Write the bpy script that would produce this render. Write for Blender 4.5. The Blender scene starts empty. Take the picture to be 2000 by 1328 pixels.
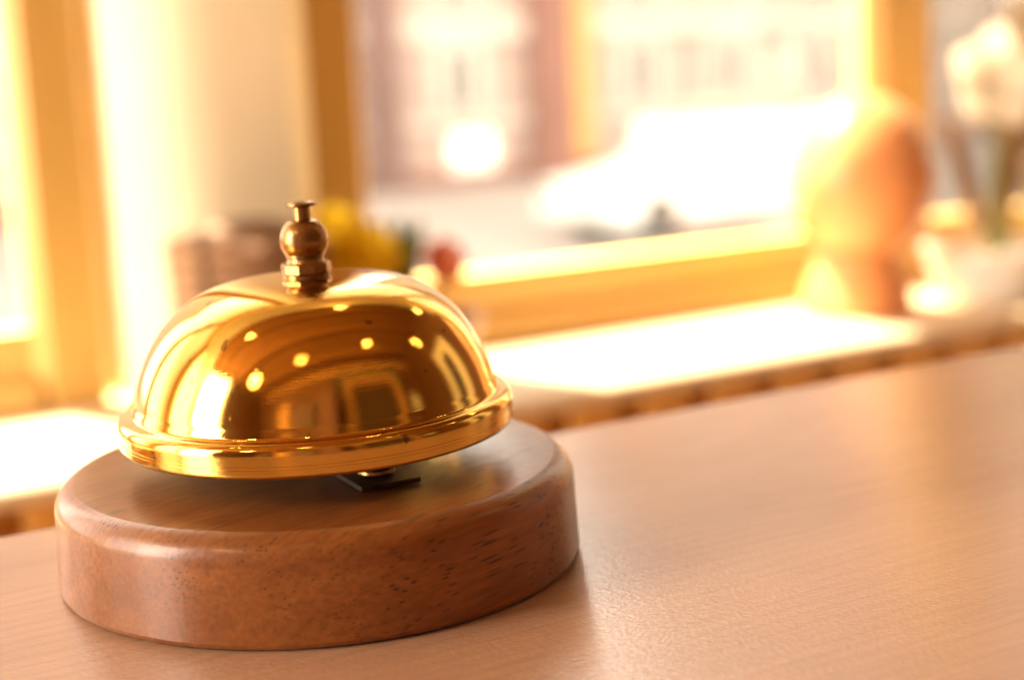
import bpy, bmesh, math, random
from mathutils import Vector, Matrix
random.seed(4)
S = bpy.context.scene
R = math.radians
PI = math.pi

# ------------------------------------------------------------------ camera
CAM = Vector((0.0, -0.31641, 0.10361))
YAW, PIT, ROLL = 0.13453, 0.18446, -0.04289
fw = Vector((math.sin(YAW)*math.cos(PIT), math.cos(YAW)*math.cos(PIT), -math.sin(PIT)))
rt = Vector((math.cos(YAW), -math.sin(YAW), 0))
up = rt.cross(fw)
r2 = rt*math.cos(ROLL) + up*math.sin(ROLL)
u2 = -rt*math.sin(ROLL) + up*math.cos(ROLL)
cd = bpy.data.cameras.new("camera")
cam = bpy.data.objects.new("camera", cd)
S.collection.objects.link(cam)
cam.matrix_world = Matrix(((r2.x, u2.x, -fw.x, CAM.x), (r2.y, u2.y, -fw.y, CAM.y), (r2.z, u2.z, -fw.z, CAM.z), (0, 0, 0, 1)))
cd.sensor_fit = 'HORIZONTAL'; cd.sensor_width = 23.6; cd.lens = 35.0
cd.clip_start = 0.01; cd.clip_end = 300
cd.dof.use_dof = True; cd.dof.focus_distance = 0.286; cd.dof.aperture_fstop = 4.9
cd.dof.aperture_blades = 9
S.camera = cam

# ------------------------------------------------------------------ world, daylight lamp, exposure
WALL = R(22.2)                        # the window wall runs along U, outdoors lies along +V
Uv = Vector((math.cos(WALL), math.sin(WALL), 0)); Vv = Vector((-math.sin(WALL), math.cos(WALL), 0))
def W(u, v, z=0): return Uv*u + Vv*v + Vector((0, 0, z))

wd = bpy.data.worlds.new("World"); S.world = wd; wd.use_nodes = True
bg = wd.node_tree.nodes["Background"]
bg.inputs[0].default_value = (1.0, 0.90, 0.76, 1); bg.inputs[1].default_value = 3.1
S.view_settings.view_transform = 'Standard'; S.view_settings.look = 'None'
S.view_settings.exposure = 1.3; S.view_settings.gamma = 1
S.cycles.use_denoising = True
S.cycles.max_bounces = 10; S.cycles.diffuse_bounces = 6; S.cycles.glossy_bounces = 6
S.cycles.transparent_max_bounces = 16
S.cycles.sample_clamp_indirect = 8
S.cycles.caustics_reflective = False; S.cycles.caustics_refractive = False

def lamp(name, kind, loc, target, energy, color, **kw):
    l = bpy.data.lights.new(name, kind); l.energy = energy; l.color = color
    for k, v in kw.items(): setattr(l, k, v)
    o = bpy.data.objects.new(name, l); S.collection.objects.link(o); o.location = loc
    o.rotation_euler = (Vector(target)-Vector(loc)).to_track_quat('-Z', 'Y').to_euler()
    return o
az, el = R(21), R(57)
tgt = W(0.4, 1.5, 0)
sd = -Uv*math.sin(az)*math.cos(el) + Vv*math.cos(az)*math.cos(el) + Vector((0, 0, math.sin(el)))
lamp("daylight_lamp", 'SPOT', tgt + sd*60, tgt, 2.9e6, (1.0, 0.85, 0.62), spot_size=R(20), spot_blend=0.15, shadow_soft_size=1.1)
lamp("side_fill_lamp", 'AREA', W(-2.40, .25, .62), W(0, .25, .62), 50, (1.0, 0.90, 0.76), shape='RECTANGLE', size=.80, size_y=1.9)  # added soft fill from the left; no real window stands there

# ------------------------------------------------------------------ materials
def mat(name):
    m = bpy.data.materials.new(name); m.use_nodes = True
    nt = m.node_tree; nt.nodes.clear()
    out = nt.nodes.new('ShaderNodeOutputMaterial'); p = nt.nodes.new('ShaderNodeBsdfPrincipled')
    nt.links.new(p.outputs[0], out.inputs[0])
    return m, nt, p, out
def N(nt, t, **kw):
    n = nt.nodes.new(t)
    for k, v in kw.items(): setattr(n, k, v)
    return n
def setin(n, **kw):
    for k, v in kw.items(): n.inputs[k.replace('_', ' ')].default_value = v
def ramp(nt, stops):
    r = N(nt, 'ShaderNodeValToRGB'); e = r.color_ramp.elements
    while len(e) < len(stops): e.new(0.5)
    for x, (pos, c) in zip(e, stops): x.position = pos; x.color = (*c, 1) if len(c) == 3 else c
    return r
def mapping(nt, rot=(0, 0, 0), scale=(1, 1, 1), coord='Object'):
    tc = N(nt, 'ShaderNodeTexCoord'); mp = N(nt, 'ShaderNodeMapping')
    mp.inputs['Rotation'].default_value = rot; mp.inputs['Scale'].default_value = scale
    nt.links.new(tc.outputs[coord], mp.inputs[0]); return mp
def noise(nt, vec, scale, detail=4, rough=.5, dist=0):
    n = N(nt, 'ShaderNodeTexNoise'); setin(n, Scale=scale, Detail=detail, Roughness=rough, Distortion=dist)
    nt.links.new(vec, n.inputs['Vector']); return n
def bump(nt, h, strength, dist, p, socket='Normal'):
    b = N(nt, 'ShaderNodeBump'); setin(b, Strength=strength, Distance=dist)
    nt.links.new(h, b.inputs['Height']); nt.links.new(b.outputs[0], p.inputs[socket]); return b
def mixc(nt, fac, a, b, mode='MIX'):
    m = N(nt, 'ShaderNodeMix', data_type='RGBA', blend_type=mode)
    for s, v in ((m.inputs[0], fac), (m.inputs[6], a), (m.inputs[7], b)):
        if hasattr(v, 'node'): nt.links.new(v, s)
        else: s.default_value = v if isinstance(v, (int, float)) else (*v, 1)
    return m.outputs[2]

def plain(name, c, rough=.6, var=.12, scale=30, bump_s=.0, metal=0, spec=.5, bd=.002):
    m, nt, p, o = mat(name)
    mp = mapping(nt); n = noise(nt, mp.outputs[0], scale, 5, .6)
    lo = tuple(x*(1-var) for x in c); hi = tuple(min(1, x*(1+var)) for x in c)
    r = ramp(nt, [(.3, lo), (.7, hi)]); nt.links.new(n.outputs[0], r.inputs[0]); nt.links.new(r.outputs[0], p.inputs['Base Color'])
    setin(p, Roughness=rough, Metallic=metal, Specular_IOR_Level=spec)
    if bump_s: bump(nt, n.outputs[0], bump_s, bd, p)
    return m

def grained(name, c1, c2, rough=.4, axis='x', scale=40, coat=0):
    m, nt, p, o = mat(name)
    sc = {'x': (.06, 1, 1), 'y': (1, .06, 1), 'z': (1, 1, .06)}[axis]
    mp = mapping(nt, scale=sc); n = noise(nt, mp.outputs[0], scale, 8, .6, .4)
    r = ramp(nt, [(.3, c1), (.7, c2)]); nt.links.new(n.outputs[0], r.inputs[0]); nt.links.new(r.outputs[0], p.inputs['Base Color'])
    setin(p, Roughness=rough, Coat_Weight=coat, Coat_Roughness=.1)
    bump(nt, n.outputs[0], .15, .001, p)
    return m

# spun brass of the gong: two lobes, faint turning marks, dust and wear
def brass(name, col, r1, r2_, fac, marks=.03):
    m, nt, p, out = mat(name)
    tc = N(nt, 'ShaderNodeTexCoord'); sx = N(nt, 'ShaderNodeSeparateXYZ'); nt.links.new(tc.outputs['Object'], sx.inputs[0])
    at = N(nt, 'ShaderNodeMath', operation='ARCTAN2'); nt.links.new(sx.outputs[1], at.inputs[0]); nt.links.new(sx.outputs[0], at.inputs[1])
    sq = N(nt, 'ShaderNodeVectorMath', operation='LENGTH'); nt.links.new(tc.outputs['Object'], sq.inputs[0])
    cb = N(nt, 'ShaderNodeCombineXYZ')
    k1 = N(nt, 'ShaderNodeMath', operation='MULTIPLY'); k1.inputs[1].default_value = .9; nt.links.new(at.outputs[0], k1.inputs[0])
    k2 = N(nt, 'ShaderNodeMath', operation='MULTIPLY'); k2.inputs[1].default_value = 1900; nt.links.new(sx.outputs[2], k2.inputs[0])
    nt.links.new(k1.outputs[0], cb.inputs[0]); nt.links.new(k2.outputs[0], cb.inputs[1])
    spun = noise(nt, cb.outputs[0], 2.2, 5, .65)
    fine = noise(nt, tc.outputs['Object'], 4200, 2, .5)
    big = noise(nt, tc.outputs['Object'], 45, 4, .6)
    rr = ramp(nt, [(.35, (r1*.7,)*3), (.72, (r1*2.6,)*3)]); nt.links.new(big.outputs[0], rr.inputs[0])
    dk = noise(nt, tc.outputs['Object'], 330, 1, .3); dr_ = ramp(nt, [(.745, (1,)*3), (.775, (.45,)*3)]); nt.links.new(dk.outputs[0], dr_.inputs[0])
    nt.links.new(mixc(nt, 1, col, dr_.outputs[0], 'MULTIPLY'), p.inputs['Base Color'])
    setin(p, Metallic=1.0); nt.links.new(rr.outputs[0], p.inputs['Roughness'])
    p2 = N(nt, 'ShaderNodeBsdfPrincipled'); setin(p2, Base_Color=(col[0]*.97, col[1]*.95, col[2]*.9, 1), Metallic=1.0, Roughness=r2_)
    ad = N(nt, 'ShaderNodeMath', operation='MULTIPLY_ADD'); ad.inputs[1].default_value = .16; nt.links.new(fine.outputs[0], ad.inputs[0])
    lw = N(nt, 'ShaderNodeMath', operation='MULTIPLY'); lw.inputs[1].default_value = .35; nt.links.new(spun.outputs[0], lw.inputs[0]); nt.links.new(lw.outputs[0], ad.inputs[2])
    for q in (p, p2): bump(nt, ad.outputs[0], marks, .0004, q)
    sp = noise(nt, tc.outputs['Object'], 700, 1, .4); spr = ramp(nt, [(.70, (fac,)*3), (.76, (min(1, fac+.25),)*3)]); nt.links.new(sp.outputs[0], spr.inputs[0])
    ms = N(nt, 'ShaderNodeMixShader'); nt.links.new(spr.outputs[0], ms.inputs[0]); nt.links.new(p.outputs[0], ms.inputs[1]); nt.links.new(p2.outputs[0], ms.inputs[2])
    nt.links.new(ms.outputs[0], out.inputs[0])
    return m
M = {}
M['brass'] = brass('spun_brass', (.70, .44, .10), .02, .22, .035, .10)
M['rim_brass'] = M['brass']
M['old_brass'] = brass('aged_brass', (.30, .165, .06), .14, .4, .35, .05)
M['steel'] = plain('dark_steel', (.12, .09, .07), .38, .2, 400, 0, .9)

# varnished hardwood of the bell's base: figure, end-grain pores, lacquer
def base_wood():
    m, nt, p, out = mat('varnished_hardwood')
    ang = R(-37)
    rot = mapping(nt, rot=(0, R(5), ang)).outputs[0]          # x now runs along the grain
    def sc(v, s):
        q = N(nt, 'ShaderNodeMapping'); q.inputs['Scale'].default_value = s; nt.links.new(v, q.inputs[0]); return q.outputs[0]
    fig = noise(nt, sc(rot, (7, 70, 90)), 1.0, 6, .65, .8)
    r1 = ramp(nt, [(.25, (.165, .049, .0095)), (.5, (.22, .069, .0130)), (.75, (.285, .099, .0215))]); nt.links.new(fig.outputs[0], r1.inputs[0])
    fib = noise(nt, sc(rot, (40, 900, 900)), 1.0, 4, .6)
    r2 = ramp(nt, [(.3, (.66,)*3), (.7, (1.22,)*3)]); nt.links.new(fib.outputs[0], r2.inputs[0])
    c = mixc(nt, .8, r1.outputs[0], r2.outputs[0], 'MULTIPLY')
    vo = N(nt, 'ShaderNodeTexVoronoi'); setin(vo, Scale=1.0, Randomness=1.0); nt.links.new(sc(rot, (110, 1150, 1150)), vo.inputs['Vector'])
    pr = ramp(nt, [(.19, (1,)*3), (.35, (0,)*3)]); nt.links.new(vo.outputs['Distance'], pr.inputs[0])
    vs = N(nt, 'ShaderNodeSeparateColor'); nt.links.new(vo.outputs['Color'], vs.inputs[0])
    gate = ramp(nt, [(.38, (0,)*3), (.46, (1,)*3)]); nt.links.new(vs.outputs[0], gate.inputs[0])
    zone = noise(nt, sc(rot, (18, 70, 60)), 1.0, 3, .5); zr = ramp(nt, [(.38, (.06,)*3), (.60, (.9,)*3)]); nt.links.new(zone.outputs[0], zr.inputs[0])
    pm = mixc(nt, 1.0, pr.outputs[0], gate.outputs[0], 'MULTIPLY'); pm = mixc(nt, 1.0, pm, zr.outputs[0], 'MULTIPLY')
    c = mixc(nt, pm, c, (.055, .014, .003))
    nt.links.new(c, p.inputs['Base Color'])
    setin(p, Roughness=.42, Coat_Weight=.48, Coat_Roughness=.23, Coat_IOR=1.5, Specular_IOR_Level=.3)
    sm = noise(nt, mapping(nt, scale=(1, 1, .5)).outputs[0], 320, 3, .55)
    b = bump(nt, sm.outputs[0], .15, .0006, p, 'Coat Normal')
    bump(nt, fib.outputs[0], .08, .0004, p)
    return m
M['base_wood'] = base_wood()

def table_wood():
    m, nt, p, out = mat('pale_beech_top')
    v = mapping(nt, scale=(1, 1, 1)).outputs[0]
    def sc(s):
        q = N(nt, 'ShaderNodeMapping'); q.inputs['Scale'].default_value = s; nt.links.new(v, q.inputs[0]); return q.outputs[0]
    broad = noise(nt, sc((2.2, 16, 1)), 1.0, 4, .55, .5)
    r1 = ramp(nt, [(.28, (.345, .192, .113)), (.5, (.39, .222, .136)), (.72, (.445, .262, .162))]); nt.links.new(broad.outputs[0], r1.inputs[0])
    wv = N(nt, 'ShaderNodeTexWave', wave_type='BANDS', bands_direction='Y'); setin(wv, Scale=75, Distortion=5.5, Detail=3, Detail_Scale=.35, Detail_Roughness=.55)
    nt.links.new(sc((.35, 1, 1)), wv.inputs['Vector'])
    r2 = ramp(nt, [(.1, (.965,)*3), (.6, (1.015,)*3)]); nt.links.new(wv.outputs[0], r2.inputs[0])
    fl = noise(nt, sc((60, 900, 1)), 1.0, 3, .6); r3 = ramp(nt, [(.35, (.93,)*3), (.6, (1.03,)*3)]); nt.links.new(fl.outputs[0], r3.inputs[0])
    c = mixc(nt, 1, r1.outputs[0], r2.outputs[0], 'MULTIPLY'); c = mixc(nt, 1, c, r3.outputs[0], 'MULTIPLY')
    nt.links.new(c, p.inputs['Base Color'])
    setin(p, Roughness=.24, Specular_IOR_Level=.7)
    pe = noise(nt, sc((1, 1.6, 1)), 950, 2, .5)
    bump(nt, pe.outputs[0], .19, .0005, p)
    return m
M['table'] = table_wood()
M['table_leg'] = grained('beech_leg', (.42, .22, .09), (.55, .30, .13), .45, 'z')
M['wall'] = plain('cream_plaster', (.93, .89, .70), .85, .04, 20, .15)
M['pine'] = grained('orange_pine_frame', (.58, .36, .10), (.68, .45, .15), .38, 'z', 60)
M['sill'] = grained('pale_sill_board', (.70, .56, .37), (.78, .64, .44), .42, 'x', 30)
M['slat'] = grained('orange_pine_slat', (.84, .50, .13), (.90, .58, .18), .5, 'z', 40)
M['floor'] = grained('brown_floor', (.22, .12, .06), (.32, .18, .09), .4, 'x', 8)
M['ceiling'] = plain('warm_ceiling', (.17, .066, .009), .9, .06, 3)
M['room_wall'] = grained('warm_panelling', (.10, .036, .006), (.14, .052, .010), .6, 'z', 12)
M['dark_wood'] = grained('dark_door_wood', (.045, .02, .007), (.07, .032, .011), .5, 'z', 12)
M['green'] = plain('garland_green', (.05, .07, .03), .8, .3, 60)
M['white'] = plain('white_paint', (.82, .78, .70), .5, .04, 10)
M['facade'] = plain('pink_render', (.32, .23, .195), .9, .08, .6)
M['facade_pale'] = plain('pale_stone', (.42, .35, .30), .9, .06, .8)
M['mauve'] = plain('mauve_stone', (.125, .072, .06), .9, .15, .7)
M['redbrown'] = plain('red_brown_stone', (.17, .08, .06), .9, .15, .7)
M['ochre'] = plain('ochre_paint', (.42, .22, .07), .8, .1, 1)
M['grey_glass'] = plain('far_window_pane', (.10, .10, .09), .25, .1, 1)
M['paving'] = plain('pale_paving', (.21, .18, .16), .9, .15, .5)
M['car'] = plain('white_car_paint', (.55, .53, .50), .3, .02, 3)
M['car_glass'] = plain('car_window', (.22, .13, .11), .2, .1, 3)
M['tyre'] = plain('tyre_rubber', (.03, .03, .03), .8, .1, 30)
M['orange_glaze'] = plain('orange_glaze', (.80, .34, .13), .35, .08, 40, 0, 0, .4)
M['pink_pot'] = plain('pale_pink_ceramic', (.74, .50, .40), .5, .05, 30)
def petal_mat(name, c, k=.2):
    m, nt, p, out = mat(name); setin(p, Base_Color=(*c, 1), Roughness=.55)
    t = N(nt, 'ShaderNodeBsdfTranslucent'); t.inputs[0].default_value = (*c, 1)
    ms = N(nt, 'ShaderNodeMixShader'); ms.inputs[0].default_value = k
    nt.links.new(p.outputs[0], ms.inputs[1]); nt.links.new(t.outputs[0], ms.inputs[2]); nt.links.new(ms.outputs[0], out.inputs[0]); return m
M['yellow'] = petal_mat('yellow_petal', (.98, .74, .02))
M['red'] = petal_mat('red_petal', (.96, .40, .24))
M['leaf'] = plain('leaf_green', (.16, .20, .05), .6, .25, 60)
M['white_petal'] = petal_mat('white_petal', (.88, .84, .76), .55)
M['wicker'] = plain('brown_wicker', (.36, .21, .12), .7, .2, 150)
M['lid_wicker'] = plain('dark_brown_wicker', (.24, .14, .08), .8, .2, 150)
M['blue_cloth'] = plain('slate_blue_cloth', (.07, .075, .10), .9, .1, 80)
M['brown_leaf'] = plain('dry_brown_leaf', (.30, .19, .10), .8, .2, 60)
M['soil'] = plain('potting_soil', (.06, .035, .02), .95, .3, 200)

def glass_mat():
    m, nt, p, out = mat('window_glass')
    t = N(nt, 'ShaderNodeBsdfTransparent'); g = N(nt, 'ShaderNodeBsdfGlossy'); setin(g, Roughness=.02)
    t.inputs[0].default_value = (.96, .96, .95, 1)
    f = N(nt, 'ShaderNodeFresnel'); f.inputs[0].default_value = 1.45
    k = N(nt, 'ShaderNodeMath', operation='MULTIPLY'); k.inputs[1].default_value = .8; nt.links.new(f.outputs[0], k.inputs[0])
    ms = N(nt, 'ShaderNodeMixShader'); nt.links.new(k.outputs[0], ms.inputs[0]); nt.links.new(t.outputs[0], ms.inputs[1]); nt.links.new(g.outputs[0], ms.inputs[2])
    nt.links.new(ms.outputs[0], out.inputs[0]); return m
M['glass'] = glass_mat()
def bulb_mat():
    m, nt, p, out = mat('lit_bulb'); setin(p, Emission_Color=(1, .68, .28, 1), Emission_Strength=150); return m
M['bulb'] = bulb_mat()

# ------------------------------------------------------------------ mesh helpers
def box(bm, u0, u1, v0, v1, z0, z1, bev=0):
    vs = [bm.verts.new((x, y, z)) for x in (u0, u1) for y in (v0, v1) for z in (z0, z1)]
    fs = [(0, 1, 3, 2), (4, 6, 7, 5), (0, 4, 5, 1), (2, 3, 7, 6), (0, 2, 6, 4), (1, 5, 7, 3)]
    F = [bm.faces.new([vs[i] for i in f]) for f in fs]
    if bev:
        es = list({e for f in F for e in f.edges})
        bmesh.ops.bevel(bm, geom=es, offset=bev, segments=3, profile=.5, affect='EDGES', clamp_overlap=True)
def prism(bm, pts, z0, z1):
    a = [bm.verts.new((x, y, z0)) for x, y in pts]; b = [bm.verts.new((x, y, z1)) for x, y in pts]
    n = len(pts); bm.faces.new(list(reversed(a))); bm.faces.new(b)
    for i in range(n): bm.faces.new((a[i], a[(i+1) % n], b[(i+1) % n], b[i]))
def extrude_x(bm, prof, u0, u1):          # prof: (v, z) outline swept along u
    a = [bm.verts.new((u0, v, z)) for v, z in prof]; b = [bm.verts.new((u1, v, z)) for v, z in prof]
    n = len(prof); bm.faces.new(a); bm.faces.new(list(reversed(b)))
    for i in range(n): bm.faces.new((a[i], b[i], b[(i+1) % n], a[(i+1) % n]))
def extrude_z(bm, prof, z0, z1): prism(bm, prof, z0, z1)
def lathe(bm, prof, seg=64, cx=0, cy=0, wob=None):
    rings = []
    for r, z in prof:
        if r < 1e-6: rings.append([bm.verts.new((cx, cy, z))])
        else: rings.append([bm.verts.new((cx+r*math.cos(2*PI*i/seg), cy+r*math.sin(2*PI*i/seg), z)) for i in range(seg)])
    for a, b in zip(rings[:-1], rings[1:]):
        for i in range(seg):
            j = (i+1) % seg
            if len(a) == 1 and len(b) == 1: continue
            if len(a) == 1: bm.faces.new((a[0], b[i], b[j]))
            elif len(b) == 1: bm.faces.new((a[j], a[i], b[0]))
            else: bm.faces.new((a[j], a[i], b[i], b[j]))
def tube(bm, pts, rad, seg=8):
    pts = [Vector(p) for p in pts]; rings = []
    for i, p in enumerate(pts):
        d = (pts[min(i+1, len(pts)-1)]-pts[max(i-1, 0)]).normalized()
        s = d.orthogonal().normalized(); t = d.cross(s)
        r = rad[i] if isinstance(rad, (list, tuple)) else rad
        rings.append([bm.verts.new(p+s*r*math.cos(2*PI*k/seg)+t*r*math.sin(2*PI*k/seg)) for k in range(seg)])
    for a, b in zip(rings[:-1], rings[1:]):
        for k in range(seg): bm.faces.new((a[k], a[(k+1) % seg], b[(k+1) % seg], b[k]))
    bm.faces.new(list(reversed(rings[0]))); bm.faces.new(rings[-1])
def petal(bm, c, direction, upv, length, width, cup=.25, n=6, thick=.0012):
    d = Vector(direction).normalized(); upv = Vector(upv); s = d.cross(upv).normalized(); nrm = s.cross(d)
    def grid(off):
        g = []
        for i in range(n+1):
            t = i/n; w = width*math.sin(PI*min(.97, t*.9+.06))**.7
            g.append([bm.verts.new(Vector(c)+d*length*t + s*w*k*.5 + nrm*(cup*length*(t*t*.6+.35*k*k)+off)) for k in (-1, -.5, 0, .5, 1)])
        return g
    a = grid(0); b = grid(-thick)
    for i in range(n):
        for k in range(4):
            bm.faces.new((a[i][k], a[i][k+1], a[i+1][k+1], a[i+1][k])); bm.faces.new((b[i][k], b[i+1][k], b[i+1][k+1], b[i][k+1]))
        for k in (0, 4): bm.faces.new((a[i][k], a[i+1][k], b[i+1][k], b[i][k]))
    for i in (0, n):
        for k in range(4): bm.faces.new((a[i][k], a[i][k+1], b[i][k+1], b[i][k]))

def obj(name, bm, m, parent=None, smooth=False, sharp=35):
    bmesh.ops.recalc_face_normals(bm, faces=bm.faces[:])
    me = bpy.data.meshes.new(name); bm.to_mesh(me); bm.free()
    me.materials.append(m)
    if smooth:
        me.shade_smooth(); me.set_sharp_from_angle(angle=R(sharp))
    o = bpy.data.objects.new(name, me); S.collection.objects.link(o)
    if parent: o.parent = parent
    return o
def new(): return bmesh.new()
def tag(o, label, cat, group=None):
    o['label'] = label; o['category'] = cat
    if group: o['group'] = group
    return o
def thing(name, label, cat, loc=(0, 0, 0), rz=0, group=None):
    o = bpy.data.objects.new(name, None); S.collection.objects.link(o); o.location = loc; o.rotation_euler = (0, 0, rz)
    o.empty_display_size = .02
    return tag(o, label, cat, group)
def struct(o): o['kind'] = 'structure'; return o
def copy_tree(o, parent=None):
    c = o.copy(); S.collection.objects.link(c)
    if parent: c.parent = parent
    for ch in list(o.children): copy_tree(ch, c)
    return c

# ------------------------------------------------------------------ the room
Z_FLOOR, Z_CEIL, Z_SILL, Z_TOP = -.75, 1.75, -.12, 1.08
UL, UR, VB = -2.60, 1.75, -1.55
V_IN, V_OUT = .70, .88                     # inner and outer face of the window wall
def inwall(o): o.rotation_euler = (0, 0, WALL); return o

b = new(); box(b, UL-.1, UR+.1, VB-.1, V_OUT, Z_FLOOR-.1, Z_FLOOR); struct(inwall(obj('floor', b, M['floor'])))
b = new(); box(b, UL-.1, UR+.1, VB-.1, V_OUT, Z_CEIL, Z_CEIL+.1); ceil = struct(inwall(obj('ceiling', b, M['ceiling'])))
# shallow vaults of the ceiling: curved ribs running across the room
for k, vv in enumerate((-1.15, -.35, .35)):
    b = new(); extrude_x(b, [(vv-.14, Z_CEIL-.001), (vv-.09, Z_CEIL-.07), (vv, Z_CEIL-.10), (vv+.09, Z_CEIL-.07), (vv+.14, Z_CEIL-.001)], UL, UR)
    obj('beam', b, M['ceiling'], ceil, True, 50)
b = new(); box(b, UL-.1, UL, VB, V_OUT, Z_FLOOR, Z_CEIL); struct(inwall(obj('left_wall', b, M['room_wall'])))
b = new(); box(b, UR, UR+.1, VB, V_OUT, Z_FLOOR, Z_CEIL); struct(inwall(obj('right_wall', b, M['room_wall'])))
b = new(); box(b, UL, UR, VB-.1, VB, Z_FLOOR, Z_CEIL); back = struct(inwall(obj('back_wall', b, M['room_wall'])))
b = new(); extrude_x(b, [(VB+.001, 1.52), (VB+.02, 1.52), (VB+.05, 1.58), (VB+.05, 1.62), (VB+.001, 1.62)], UL, UR); obj('cornice', b, M['ochre'], back)

PERIOD, U0, WW = 1.30, .313, 1.137        # window spacing, left edge of the window behind the bell, window width
b = new()
box(b, UL, UR, V_IN, V_OUT, Z_FLOOR, Z_SILL-.021)       # breast wall
box(b, UL, UR, V_IN, V_OUT, Z_TOP, Z_CEIL)              # lintel
ww = struct(inwall(obj('window_wall', b, M['wall'])))
for k in (-1, 0, 1):
    a = U0 + k*PERIOD                      # pier left of window k
    b = new(); prism(b, [(a-.163, V_OUT), (a-.163, .772), (a-.155, .750), (a-.145, .730), (a-.133, .714), (a-.118, .703), (a-.100, .698), (a-.080, V_IN-.004), (a-.031, V_IN-.004), (a-.001, .7345), (a, V_OUT)], Z_SILL, Z_TOP)
    obj('pier', b, M['wall'], ww, True, 40)

# sill board with a rounded nosing
b = new(); t = .015
nose = [(.555+t/2-t/2*math.sin(x), Z_SILL-t/2+t/2*math.cos(x)) for x in [PI*i/8 for i in range(9)]]
extrude_x(b, nose + [(V_OUT+.03, Z_SILL-t), (V_OUT+.03, Z_SILL)], UL, UR)
sill = inwall(obj('window_sill', b, M['sill'], None, True, 40))
tag(sill, 'long pale window sill board in bright sun behind the bell', 'window sill')

# windows: outer frame, two leaves with bevelled beads, bottom rails, panes, handle
def make_window():
    root = thing('window', '', 'window', W(U0, 0, 0), WALL, 'orange wooden windows along the wall')
    y0, y1, yg = .735, .768, .750
    zt = Z_TOP; sb = Z_SILL
    bd = .010                                # depth of the bead slope
    mid = .583
    def stile(ua, ub, left, right):
        pr = [(ua, y1)]
        pr += [(ua, yg-.003), (ua+bd*.9, y0)] if left else [(ua, y0)]
        pr += [(ub-bd*.9, y0), (ub, yg-.003)] if right else [(ub, y0)]
        pr += [(ub, y1)]
        bb = new(); extrude_z(bb, pr, sb+.0005, zt); return obj('stile', bb, M['pine'], root)
    stile(.0005, .046, False, True)
    stile(.545, mid-.001, True, False); stile(mid+.001, .622, False, True)
    stile(WW-.046, WW-.0005, True, False)
    for ua, ub in ((.046, .545), (.622, WW-.046)):
        bb = new(); extrude_x(bb, [(y0+.001, sb+.0005), (y0+.001, sb+.020), (y0+.013, sb+.027), (yg-.003, sb+.056), (y1, sb+.056), (y1, sb+.0005)], ua, ub)
        obj('bottom_rail', bb, M['pine_x'], root)
        bb = new(); extrude_x(bb, [(y0+.001, zt), (y0+.001, zt-.035), (yg-.003, zt-.05), (y1, zt-.05), (y1, zt)], ua, ub); obj('top_rail', bb, M['pine_x'], root)
        bb = new(); box(bb, ua-.004, ub+.004, yg, yg+.004, sb+.05, zt-.045); obj('pane', bb, M['glass'], root)
    bb = new(); box(bb, mid-.012, mid+.012, y0-.012, y0-.002, .38, .47, .003); tube(bb, [(mid, y0-.012, .43), (mid, y0-.04, .43), (mid+.005, y0-.045, .33)], .008)
    obj('handle', bb, M['white'], root, True)
    return root
M['pine_x'] = grained('orange_pine_rail', (.58, .36, .10), (.68, .45, .15), .38, 'x', 60)
win = make_window()
wl = {0: 'orange wooden window right of the cream pier, facade and white car outside',
      -1: 'orange wooden window left of the cream pier, cut by the left picture edge',
      -2: 'orange wooden window seen only as the first bright patch mirrored in the brass gong, two piers left',
      }
win['label'] = wl[0]
for k in (-1, -2):
    if k == -2: continue
    c = copy_tree(win); c.location = W(U0+k*PERIOD, 0, 0); c['label'] = wl[k]

# made-up window bars before the fill lamp, breaking up its mirrored rectangle
sw = thing('side_window_shape', 'added window bars over the unseen fill lamp at the left end wall, mirrored low on the left of the gong', 'window', W(UL+.001, .25, -.35), WALL)
for z in (0, .94, 1.90):
    b = new(); box(b, .10, .13, -.46, .46, z, z+.045); obj('rail', b, M['pine'], sw)
for y in (-.46, -.02, .42):
    b = new(); box(b, .131, .16, y, y+.04, 0, 1.945); obj('stile', b, M['pine'], sw)
# slatted cover under the sill
rc = thing('radiator_cover', 'orange pine radiator cover with upright slats under the window sill', 'radiator cover', W(0, 0, Z_FLOOR), WALL)
b = new(); box(b, -.0205, .0205, 0, .014, .03, Z_SILL-t-Z_FLOOR-.004, .003)
first = obj('slat', b, M['slat'], rc, True); n_s = 0
for i in range(-18, 19):
    u = .4615+.0637*i
    s = first if i == -18 else first.copy()
    if i != -18: S.collection.objects.link(s); s.parent = rc
    s.location = (u, .600, 0)
b = new(); box(b, .43-.0637*18-.03, .43+.0637*19+.03, .616, .634, .10, .14); box(b, .43-.0637*18-.03, .43+.0637*19+.03, .616, .634, .46, .50); obj('crossbar', b, M['slat'], rc)
b = new(); box(b, -.9, 1.65, .660, .695, .08, .55); obj('radiator_panel', b, M['dark_wood'], rc)
b = new(); box(b, -.75, 1.65, .636, .648, .52, Z_SILL-t-Z_FLOOR-.006); obj('backboard', b, M['slat'], rc)  # added board to warm and lighten the dark gaps between slats

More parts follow.
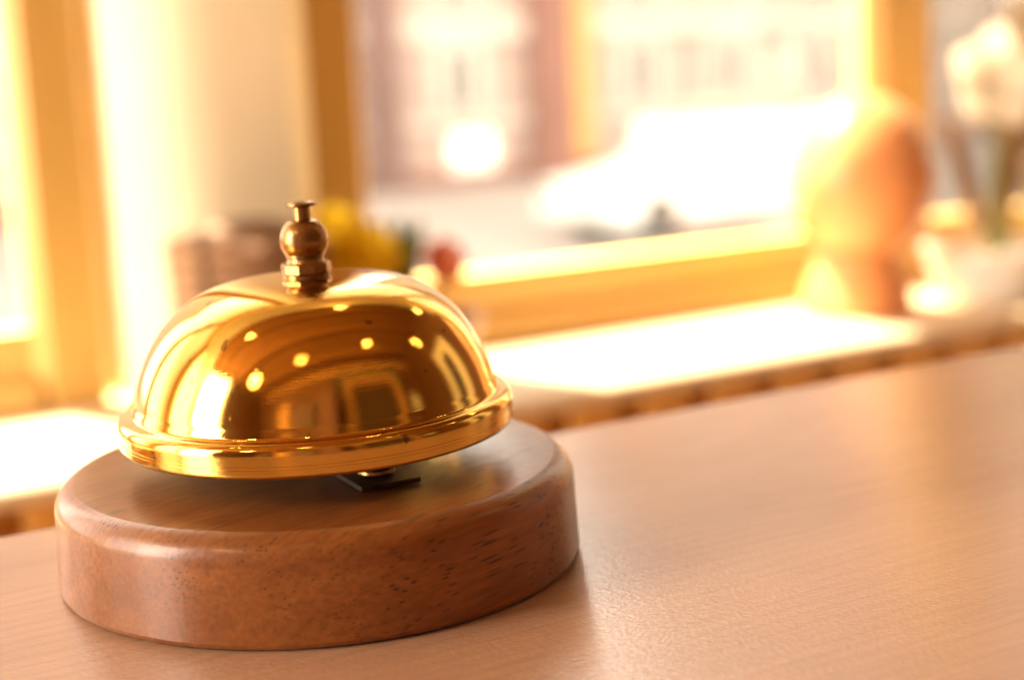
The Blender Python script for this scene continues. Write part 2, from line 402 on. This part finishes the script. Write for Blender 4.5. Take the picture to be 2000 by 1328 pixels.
# ------------------------------------------------------------------ table
tb = thing('table', 'pale beech table with a satin grained top under the bell', 'table', W(0, 0, Z_FLOOR), WALL)
TV = .0600
b = new(); box(b, -.55, 1.25, TV-.80, TV, -.028-Z_FLOOR, -Z_FLOOR, .0025); obj('tabletop', b, M['table'], tb, True)
for (u, v) in ((-.48, TV-.73), (-.48, TV-.07), (1.18, TV-.73), (1.18, TV-.07)):
    b = new(); lathe(b, [(0, 0), (.018, 0), (.027, -.03-Z_FLOOR), (0, -.03-Z_FLOOR)], 20, u, v); obj('leg', b, M['table_leg'], tb, True)
b = new(); box(b, -.46, 1.16, TV-.72, TV-.70, -.11-Z_FLOOR, -.0285-Z_FLOOR); box(b, -.46, 1.16, TV-.09, TV-.07, -.11-Z_FLOOR, -.0285-Z_FLOOR); obj('apron', b, M['table_leg'], tb)

# ------------------------------------------------------------------ the bell
bell = thing('reception_bell', 'brass reception bell with plunger knob on a round varnished brown wooden base', 'bell', (0, 0, .0002))
b = new(); H, c = .0212, .0052; pr = [(0, 0), (.0540, 0), (.0547, .0004), (.0550, .0012)]
pr += [(.0550-.0007*s, .0012+(H-c-.0012)*s) for s in (.2, .4, .6, .8, 1)]
pr += [(.0543-c*1.05*(1-math.cos(x)), H-c+c*math.sin(x)) for x in [PI/2*.84*i/12 for i in range(1, 13)]]
pr += [(.0475, H), (.03, H), (.012, H), (0, H)]
lathe(b, pr, 160); obj('wooden_base', b, M['base_wood'], bell, True, 9.5)

gong_piv = thing  # (name kept free)
GX = .0008                                                     # the gong sits a hair off centre and leans a little
tilt = Matrix.Translation((GX, 0, 0)) @ Matrix.Translation((0, 0, .0282)) @ Matrix.Rotation(-.014, 4, 'Y') @ Matrix.Translation((0, 0, -.0282))
def lean(o): o.matrix_local = tilt; return o
a_, z_, b_, pp, qq = .0382, .0330, .0274, .546, 1.349
outer = [(0, z_+b_)]
for i in range(1, 60):
    tt = PI/2*(1-i/60)
    r, z = a_*max(0, math.cos(tt))**pp, z_+b_*math.sin(tt)**qq
    if z < .0364: break
    if r > .004: outer.append((r, z))
outer += [(.03815, .0360), (.03825, .0354), (.0385, .0350), (.0390, .0348), (.0397, .0347), (.0403, .0344), (.0408, .0339), (.0411, .0332), (.0412, .0326), (.0412, .0320), (.0412, .0314), (.0412, .0311), (.04108, .03108), (.04108, .0306), (.0412, .03058), (.0412, .0304), (.0411, .03038),
          (.0411, .0300), (.0412, .02998), (.0412, .0297), (.0412, .0291), (.0412, .0285), (.0409, .0282)]
inner = [(.0403, .0283), (.0400, .0300), (.0392, .0330), (.0374, .0345)] + [(max(0, r-.0010), z-.0010) for r, z in reversed(outer[:40]) if z > .0375]
inner[-1] = (0, z_+b_-.001)
b = new(); lathe(b, outer+inner, 192); lean(obj('gong', b, M['brass'], bell, True, 50))
# knob: washer, nut collar, ball, plunger
b = new(); lathe(b, [(0, .0597), (.0054, .0597), (.0053, .0600), (.0050, .0602), (.0050, .06095), (.0048, .0611), (0, .0611)], 48); lean(obj('washer', b, M['old_brass'], bell, True, 30))
b = new(); lathe(b, [(0, .06115), (.0050, .06115), (.0052, .0613), (.0052, .0630), (.0050, .0632), (0, .0632)], 10); lean(obj('nut', b, M['old_brass'], bell))
b = new(); lathe(b, [(0, .0630), (.0042, .0630), (.0038, .0636), (.0037, .0642), (.0040, .0646)] + [(.0050*math.cos(x), .06795+.0050*math.sin(x)) for x in [R(-38+i*8) for i in range(12)]] + [(.0029, .0719), (.0024, .0720), (.0021, .0714), (0, .0714)], 64)
lean(obj('knob', b, M['old_brass'], bell, True, 40))
b = new(); lathe(b, [(0, .0712), (.00175, .0712), (.00175, .0746), (.0020, .0748), (.0029, .0749), (.0031, .0751), (.0031, .0754), (.0029, .0756), (.0018, .0759), (0, .0760)], 48)
lean(obj('plunger', b, M['old_brass'], bell, True, 40))
b = new(); lathe(b, [(0, H+.0002), (.0025, H+.0002), (.0025, .0590), (0, .0590)], 24); obj('post', b, M['old_brass'], bell, True)
# mechanism plate with its eyelet
P0, P1, P2 = Vector((.0081, -.0301)), Vector((.0199, -.0258)), Vector((.0012, -.0115))
e1 = (P1-P0); e2 = Vector((-e1.y, e1.x)).normalized()*.030
b = new(); prism(b, [tuple(P0), tuple(P1), tuple(P1+e2), tuple(P0+e2)], H+.0003, H+.0013); pl = obj('mounting_plate', b, M['steel'], bell)
cc = P0 + e1*.52 + e2*.27
b = new(); lathe(b, [(.0011, H+.0014), (.0036, H+.0014), (.0039, H+.0018), (.0038, H+.0023), (.0033, H+.0023), (.0020, H+.0017), (.0011, H+.0017)], 32, cc.x, cc.y); obj('eyelet', b, M['old_brass'], pl, True)
b = new(); lathe(b, [(0, H+.0013), (.0012, H+.0014), (.0012, .0300), (0, .0300)], 16, cc.x, cc.y+.004); obj('striker_pivot', b, M['steel'], pl, True)

# ------------------------------------------------------------------ things on the sill
P = W(.762, .655, Z_SILL+.0005)
o = thing('ornament', 'orange glazed pear-shaped ornament on a flared foot, sunlit on its left', 'ornament', P, WALL)
b = new(); lathe(b, [(0, 0), (.047, 0), (.048, .003), (.046, .012), (.041, .028), (.035, .042), (.032, .051)], 64); obj('foot', b, M['orange_glaze'], o, True)
b = new(); lathe(b, [(.032, .0512), (.043, .060), (.053, .076), (.059, .094), (.0605, .110), (.058, .127), (.051, .144), (.042, .159), (.032, .170), (.020, .177), (.010, .181), (0, .182)], 64); ob = obj('body', b, M['orange_glaze'], o, True)
ob.matrix_local = Matrix.Translation((.0, 0, .051)) @ Matrix.Rotation(R(4), 4, 'Y') @ Matrix.Translation((0, 0, -.051))

# pale pink bowl with a yellow and a red bloom
def bloom(name, label, base, tip, m, n, L, wd, face, cat='flower', group=None):
    t_ = thing(name, label, cat, base, 0, group); d = Vector(tip)-Vector(base)
    bb = new(); tube(bb, [(0, 0, 0), d*.5+Vector((.004, 0, 0)), d], .0018); obj('stem', bb, M['leaf'], t_, True)
    f = Vector(face).normalized(); s = f.orthogonal().normalized(); q = f.cross(s)
    for ring, (k, tl) in enumerate(((n, .25), (n-2, .8))):
        for i in range(k):
            a = 2*PI*(i+.5*ring)/k; dr = (s*math.cos(a)+q*math.sin(a)+f*tl)
            bb = new(); petal(bb, d+f*.002*ring, dr, f, L*(1-.25*ring), wd, .22); obj('petal', bb, m, t_, True)
    bb = new(); bmesh.ops.create_icosphere(bb, subdivisions=2, radius=L*.22, matrix=Matrix.Translation(d+f*.004)); obj('flower_centre', bb, m, t_, True)
    return t_
Bp = W(.350, .655, Z_SILL+.0005)
b = new(); lathe(b, [(0, 0), (.030, 0), (.033, .004), (.036, .014), (.042, .030), (.046, .042), (.047, .046), (.0445, .046), (.041, .034), (.034, .016), (0, .008)], 64)
bo = obj('flower_bowl', b, M['pink_pot'], None, True); bo.location = Bp; tag(bo, 'pale pink ceramic bowl on the sill behind the gong, holding flowers', 'bowl')
b = new(); lathe(b, [(0, .037), (.030, .036), (.0415, .0355)], 32); obj('soil', b, M['soil'], bo, True)
A = W(.328, .655, Z_SILL+.036)
bloom('yellow_flower', 'large yellow flower behind the knob, higher and bigger than the red one', A, W(.309, .65, -.030), M['yellow'], 10, .028, .021, (-.1, -1, .35))
bloom('yellow_flower', 'smaller yellow flower just above left of the large yellow one', A+Vector((.004, .01, 0)), W(.297, .665, -.012), M['yellow'], 8, .022, .017, (-.4, -.9, .4))
bloom('red_flower', 'small red flower on the right of the yellow flowers', W(.356, .655, Z_SILL+.036), W(.366, .645, -.036), M['red'], 8, .018, .014, (.3, -1, .4))
lp = thing('leafy_plant', 'green leaves between the yellow flower and the red flower', 'plant', W(.345, .67, Z_SILL+.036), 0)
for i in range(9):
    a = 2*PI*i/9; b = new(); petal(b, (0, 0, 0), (math.cos(a)*.5, math.sin(a)*.5, 1.1+.3*(i % 2)), (math.cos(a), math.sin(a), -.2), .055+.012*(i % 3), .018, -.2); obj('leaf', b, M['leaf'], lp, True)

# brown wicker basket and a folded cloth behind the gong, in front of the cream pier
bk = thing('wicker_basket', 'brown wicker basket on the sill in front of the cream pier', 'basket', W(.222, .640, Z_SILL+.0005), WALL)
def ell(z, k=1.0): return [(.046*k*math.cos(2*PI*i/40), .036*k*math.sin(2*PI*i/40), z) for i in range(41)]
for i in range(11):
    b = new(); tube(b, [(x*(1+.0*i), y, z+.0015*(-1)**j) for j, (x, y, z) in enumerate(ell(.006+.0105*i, .92+.012*i))], .0056, 6); obj('wicker_band', b, M['wicker'], bk, True)
b = new(); box(b, -.038, .038, -.027, .027, .001, .006); obj('basket_floor', b, M['wicker'], bk)
b = new(); lathe(b, [(0, .128), (.02, .126), (.036, .119), (.0425, .110)], 24); lid = obj('lid', b, M['lid_wicker'], bk, True); lid.scale = (1, .55, 1)
cl = thing('folded_cloth', 'slate blue folded cloth lying on the sill in front of the wicker basket', 'cloth', W(.180, .590, Z_SILL+.0005), WALL)
for i in range(3):
    b = new(); box(b, -.030+.002*i, .030-.001*i, -.03, .03, .0125*i, .0122+.0125*i, .005); obj('fold', b, M['blue_cloth'], cl, True)

# white flowering plant in a white pot at the right end
pt = W(.895, .630, Z_SILL+.0005)
b = new(); lathe(b, [(0, 0), (.042, 0), (.046, .004), (.052, .022), (.057, .040), (.059, .045), (.055, .045), (.050, .036), (0, .030)], 48)
po = obj('white_pot', b, M['white'], None, True); po.location = pt; tag(po, 'low white flower pot on the sill right of the orange ornament', 'flower pot')
wp = thing('white_orchid', 'overexposed white flowering plant in the low white pot', 'plant', pt+Vector((0, 0, .034)), WALL)
def sprig(tip, dirs, L, wd_, face):
    tip = Vector(tip); b = new(); tube(b, [(0, 0, 0), tip*.55+Vector((.01, 0, .01)), tip], .0025); obj('stem', b, M['leaf'], wp, True)
    f = Vector(face).normalized(); s = f.orthogonal().normalized(); q = f.cross(s)
    for i in range(dirs):
        a = 2*PI*i/dirs; b = new(); petal(b, tip, s*math.cos(a)+q*math.sin(a)+f*.2, f, L, wd_, .15); obj('petal', b, M['white_petal'], wp, True)
sprig((-.008, .0, .152), 5, .046, .040, (-.25, -1, .15))
sprig((.052, .01, .195), 5, .040, .036, (-.1, -1, .3))
sprig((.060, -.01, .065), 5, .038, .034, (-.3, -1, .2))
for i, (x, z) in enumerate(((.045, .15), (.07, .12), (-.02, .10), (.05, .09))):
    b = new(); petal(b, (0, 0, 0), (x, -.01+.01*i, z), (0, -1, .2), .13+.02*(i % 2), .022, -.15); obj('leaf', b, M['brown_leaf'], wp, True)

# ------------------------------------------------------------------ the street outside
Z_ST = -2.25
b = new(); box(b, -60, 90, V_OUT+.002, 120, Z_ST-.2, Z_ST); struct(inwall(obj('street', b, M['paving'])))
VF = 25.0
fb = thing('townhouse', 'pink rendered townhouse across the street with mauve pilasters', 'building', W(0, 0, Z_ST), WALL)
zz = lambda z: z-Z_ST
for ua, ub, h, d in ((-4, 12.3, 15, .4), (12.301, 15.6, 6.75, .3), (15.601, 28, 16, .5)):     # low middle between unseen taller wings, heights shaped for the table's sky stripe
    b = new(); box(b, ua, ub, VF, VF+2.2, 0, h); obj('wall', b, M['facade'], fb)
    b = new(); box(b, ua+.01, ub-.01, VF-d, VF+2.4, h+.001, h+.35); obj('cornice', b, M['facade_pale'], fb)
for z0, z1, pr in ((-2.25, -1.95, .12), (-1.16, -.98, .10), (.42, .82, .10), (2.6, 2.8, .1), (4.8, 5.0, .1)):
    b = new(); box(b, -4, 28, VF-pr, VF-.001, zz(z0), zz(z1)); obj('string_course', b, M['facade_pale'] if z0 > -2 else M['redbrown'], fb)
def far_window(u, z0, z1, w):
    b = new(); box(b, u-w/2-.28, u+w/2+.28, VF-.07, VF-.001, zz(z0)-.12, zz(z1)+.14); f = obj('window', b, M['facade_pale'], fb)
    for s in (-1, 1):
        b = new(); box(b, u+s*w*.28-w*.19, u+s*w*.28+w*.19, VF-.09, VF-.071, zz(z0), zz(z1)); obj('pane', b, M['grey_glass'], f)
for z0, z1 in ((-.78, .25), (1.1, 2.4), (3.1, 4.4)):
    for i in range(-4, 8):
        u = 13.52+4.1*i if i < 2 else 17.62+2.25*(i-1)
        if i == 7: continue
        far_window(u, z0, z1, .62)
for u in (9.6, 13.72, 17.9, 22.3):
    b = new(); box(b, u-.56, u+.56, VF-.06, VF-.001, zz(-2.2), zz(-1.22)); f = obj('shop_window', b, M['facade_pale'], fb)
    b = new(); box(b, u-.45, u+.45, VF-.08, VF-.061, zz(-2.1), zz(-1.3)); obj('pane', b, M['white'], f)
for ua, ub, m in ((11.55, 12.18, 'mauve'), (15.0, 15.85, 'redbrown'), (24.2, 25.0, 'redbrown')):
    b = new(); box(b, ua, ub, VF-.35, VF-.11-.02, 0.001, 6.7); obj('pilaster', b, M[m], fb)
b = new(); box(b, 15.87, 16.35, VF-.30, VF-.13, .3, 6.7); obj('ochre_strip', b, M['ochre'], fb)

# white hatchback parked outside
car = thing('parked_car', 'white hatchback parked in full sun outside the window', 'car', W(10.1, 15.0, Z_ST), WALL)
prof = [(0, .30), (.02, .62), (.12, .74), (1.15, .92), (1.95, 1.36), (2.25, 1.43), (3.35, 1.42), (3.95, 1.15), (4.15, .95), (4.2, .45), (4.1, .28), (3.7, .25), (.4, .22)]
b = new()
rows = []
for y, k in ((0, .90), (.10, 1), (.82, 1.0), (1.55, 1), (1.65, .90)):
    rows.append([b.verts.new((x, y if z < .95 else y+(.82-y)*.16, .25+(z-.25)*k if z > .9 else z)) for x, z in prof])
for a, c2 in zip(rows[:-1], rows[1:]):
    for i in range(len(prof)): j = (i+1) % len(prof); b.faces.new((a[i], a[j], c2[j], c2[i]))
b.faces.new(rows[0]); b.faces.new(list(reversed(rows[-1])))
obj('body', b, M['car'], car, True, 25)
for name, pts in (('side_window_shape', [(1.62, .95), (2.12, 1.27), (2.72, 1.30), (2.72, .97)]), ('side_window_shape', [(2.80, .97), (2.80, 1.30), (3.3, 1.28), (3.72, 1.02), (3.6, .97)])):
    b = new(); va = [b.verts.new((x, .085+(z-.95)*.20, z)) for x, z in pts]; vb = [b.verts.new((x, .13+(z-.95)*.20, z)) for x, z in pts]
    b.faces.new(va); b.faces.new(list(reversed(vb)))
    for i in range(len(pts)): j = (i+1) % len(pts); b.faces.new((va[i], va[j], vb[j], vb[i]))
    obj(name, b, M['car_glass'], car)
for x in (.78, 3.35):
    for y in (-.01, 1.48):
        b = new(); lathe(b, [(0, 0), (.21, 0), (.30, .01), (.315, .04), (.315, .14), (.30, .17), (0, .17)], 32); w_ = obj('wheel', b, M['tyre'], car, True)
        w_.rotation_euler = (R(-90), 0, 0); w_.location = (x, y, .316)
        b = new(); lathe(b, [(0, -.008), (.16, -.008), (.19, .002), (0, .004)], 24); obj('rim', b, M['grey_glass'], w_, True)
for y in (.22, 1.43):
    b = new(); box(b, -.012, .03, y-.13, y+.13, .60, .70, .02); obj('headlight', b, M['grey_glass'], car, True)

# ------------------------------------------------------------------ what the gong mirrors: doorway, lamps, furnishings
dr = thing('doorway', 'dark double door in an ochre frame under a green garland, mirrored in the gong', 'door', W(.46, VB, Z_FLOOR), WALL)
b = new(); box(b, -.56, -.43, .001, .10, 0, 1.83); box(b, .43, .56, .001, .10, 0, 1.83); box(b, -.56, .56, .001, .10, 1.832, 1.97); obj('door_frame', b, M['ochre'], dr)
for s in (-1, 1):
    b = new(); box(b, min(s*.005, s*.478), max(s*.005, s*.428), .002, .05, .01, 1.70); obj('door_leaf', b, M['dark_wood'], dr)
b = new(); pts = []
for i in range(60):
    t_ = i/59; x = -.60+1.20*t_; z = 2.06-.08*abs(math.sin(3*PI*t_))
    pts.append((x, .13, z))
rr = [.035+.018*math.sin(i*2.1) for i in range(60)]
tube(b, pts, rr, 8)
for sx in (-1, 1): tube(b, [(sx*.60, .13, 2.03-.03*k) for k in range(14)], [.04+.015*math.sin(k*2.3) for k in range(14)], 8)
gl = obj('garland', b, M['green'], None, True); gl.location = W(.46, VB, Z_FLOOR); gl.rotation_euler = (0, 0, WALL); tag(gl, 'dark green garland draped over the door frame, mirrored in the gong', 'garland')

def pendant(u, v, z, r, label):
    o = thing('ceiling_lamp', label, 'lamp', W(u, v, Z_CEIL), WALL, 'small lit lamps mirrored in the gong')
    b = new(); tube(b, [(0, 0, -.001), (0, 0, z-Z_CEIL+r)], .006); obj('cord', b, M['dark_wood'], o)
    b = new(); bmesh.ops.create_icosphere(b, subdivisions=3, radius=r, matrix=Matrix.Translation((0, 0, z-Z_CEIL))); obj('bulb', b, M['bulb'], o, True)
    b = new(); lathe(b, [(.012, z-Z_CEIL+r*2.2), (r*1.2, z-Z_CEIL+r*1.6), (r*1.9, z-Z_CEIL+r*.7), (r*1.8, z-Z_CEIL+r*.7), (r*1.1, z-Z_CEIL+r*1.5), (.012, z-Z_CEIL+r*2.1)], 24); obj('lamp_shade', b, M['dark_wood'], o, True)
spots = [(-1.04, -.41, .90, .024, 'largest lit lamp, mirrored low on the left of the gong'),
         (-.62, -.88, 1.60, .014, 'small lit lamp mirrored right of the largest one'),
         (.60, -.80, 1.60, .014, 'small lit lamp mirrored at the middle of the gong'),
         (1.38, -.45, 1.20, .014, 'small lit lamp mirrored right of the middle of the gong'),
         (.52, .57, 1.60, .014, 'small lit lamp mirrored highest on the gong under the knob'),
         (1.40, .52, 1.22, .014, 'small lit lamp mirrored highest at the right shoulder of the gong'),
         (-.76, .34, 1.60, .014, 'small lit lamp mirrored at the upper left of the gong')]
for s in spots: pendant(*s)

# cream doorway recess on the right wall, cabinets along the back wall
cr = thing('cream_door', 'cream door with a dark coat hook board, mirrored at the right of the gong', 'door', W(UR, -.22, Z_FLOOR), WALL)
b = new(); box(b, -.05, -.001, -.32, .32, 0, 1.70); obj('door_leaf', b, M['white'], cr)
b = new(); box(b, -.075, -.051, -.13, .10, .75, 1.5); obj('mirror_panel', b, M['dark_wood'], cr)
for u, w_, h, m, lab in ((-1.12, .26, 1.58, 'ochre', 'tall ochre cabinet by the back wall, mirrored left of the doorway'), (-.74, .40, 1.45, 'mauve', 'mauve grey cabinet by the back wall, mirrored beside the doorway'),
                        (-.36, .26, 1.62, 'redbrown', 'tall red-brown cabinet touching the mauve grey one, mirrored beside the doorway'), (-1.7, .5, 1.2, 'dark_wood', 'low dark cabinet by the back wall, mirrored farthest left')):
    c = thing('cabinet', lab, 'cabinet', W(u, VB+.02, Z_FLOOR), WALL, 'cabinets along the back wall')
    b = new(); box(b, -w_/2, w_/2, 0, .35, .05, h, .008); obj('carcass', b, M[m], c)
    for s in (-1, 1):
        b = new(); box(b, min(s*.004, s*(w_/2-.01)), max(s*.004, s*(w_/2-.01)), .351, .366, .08, h-.03, .004); d_ = obj('door', b, M[m], c)
        b = new(); box(b, s*.02-.006, s*.02+.006, .367, .385, h*.5, h*.5+.1); obj('handle', b, M['old_brass'], d_)
pc = thing('picture', 'small framed picture on the back wall right of the doorway', 'picture', W(1.38, VB, .55), WALL)
b = new(); box(b, -.14, .14, .002, .03, -.2, .2); obj('frame', b, M['dark_wood'], pc)
b = new(); box(b, -.11, .11, .031, .034, -.17, .17); obj('print', b, M['white'], pc)
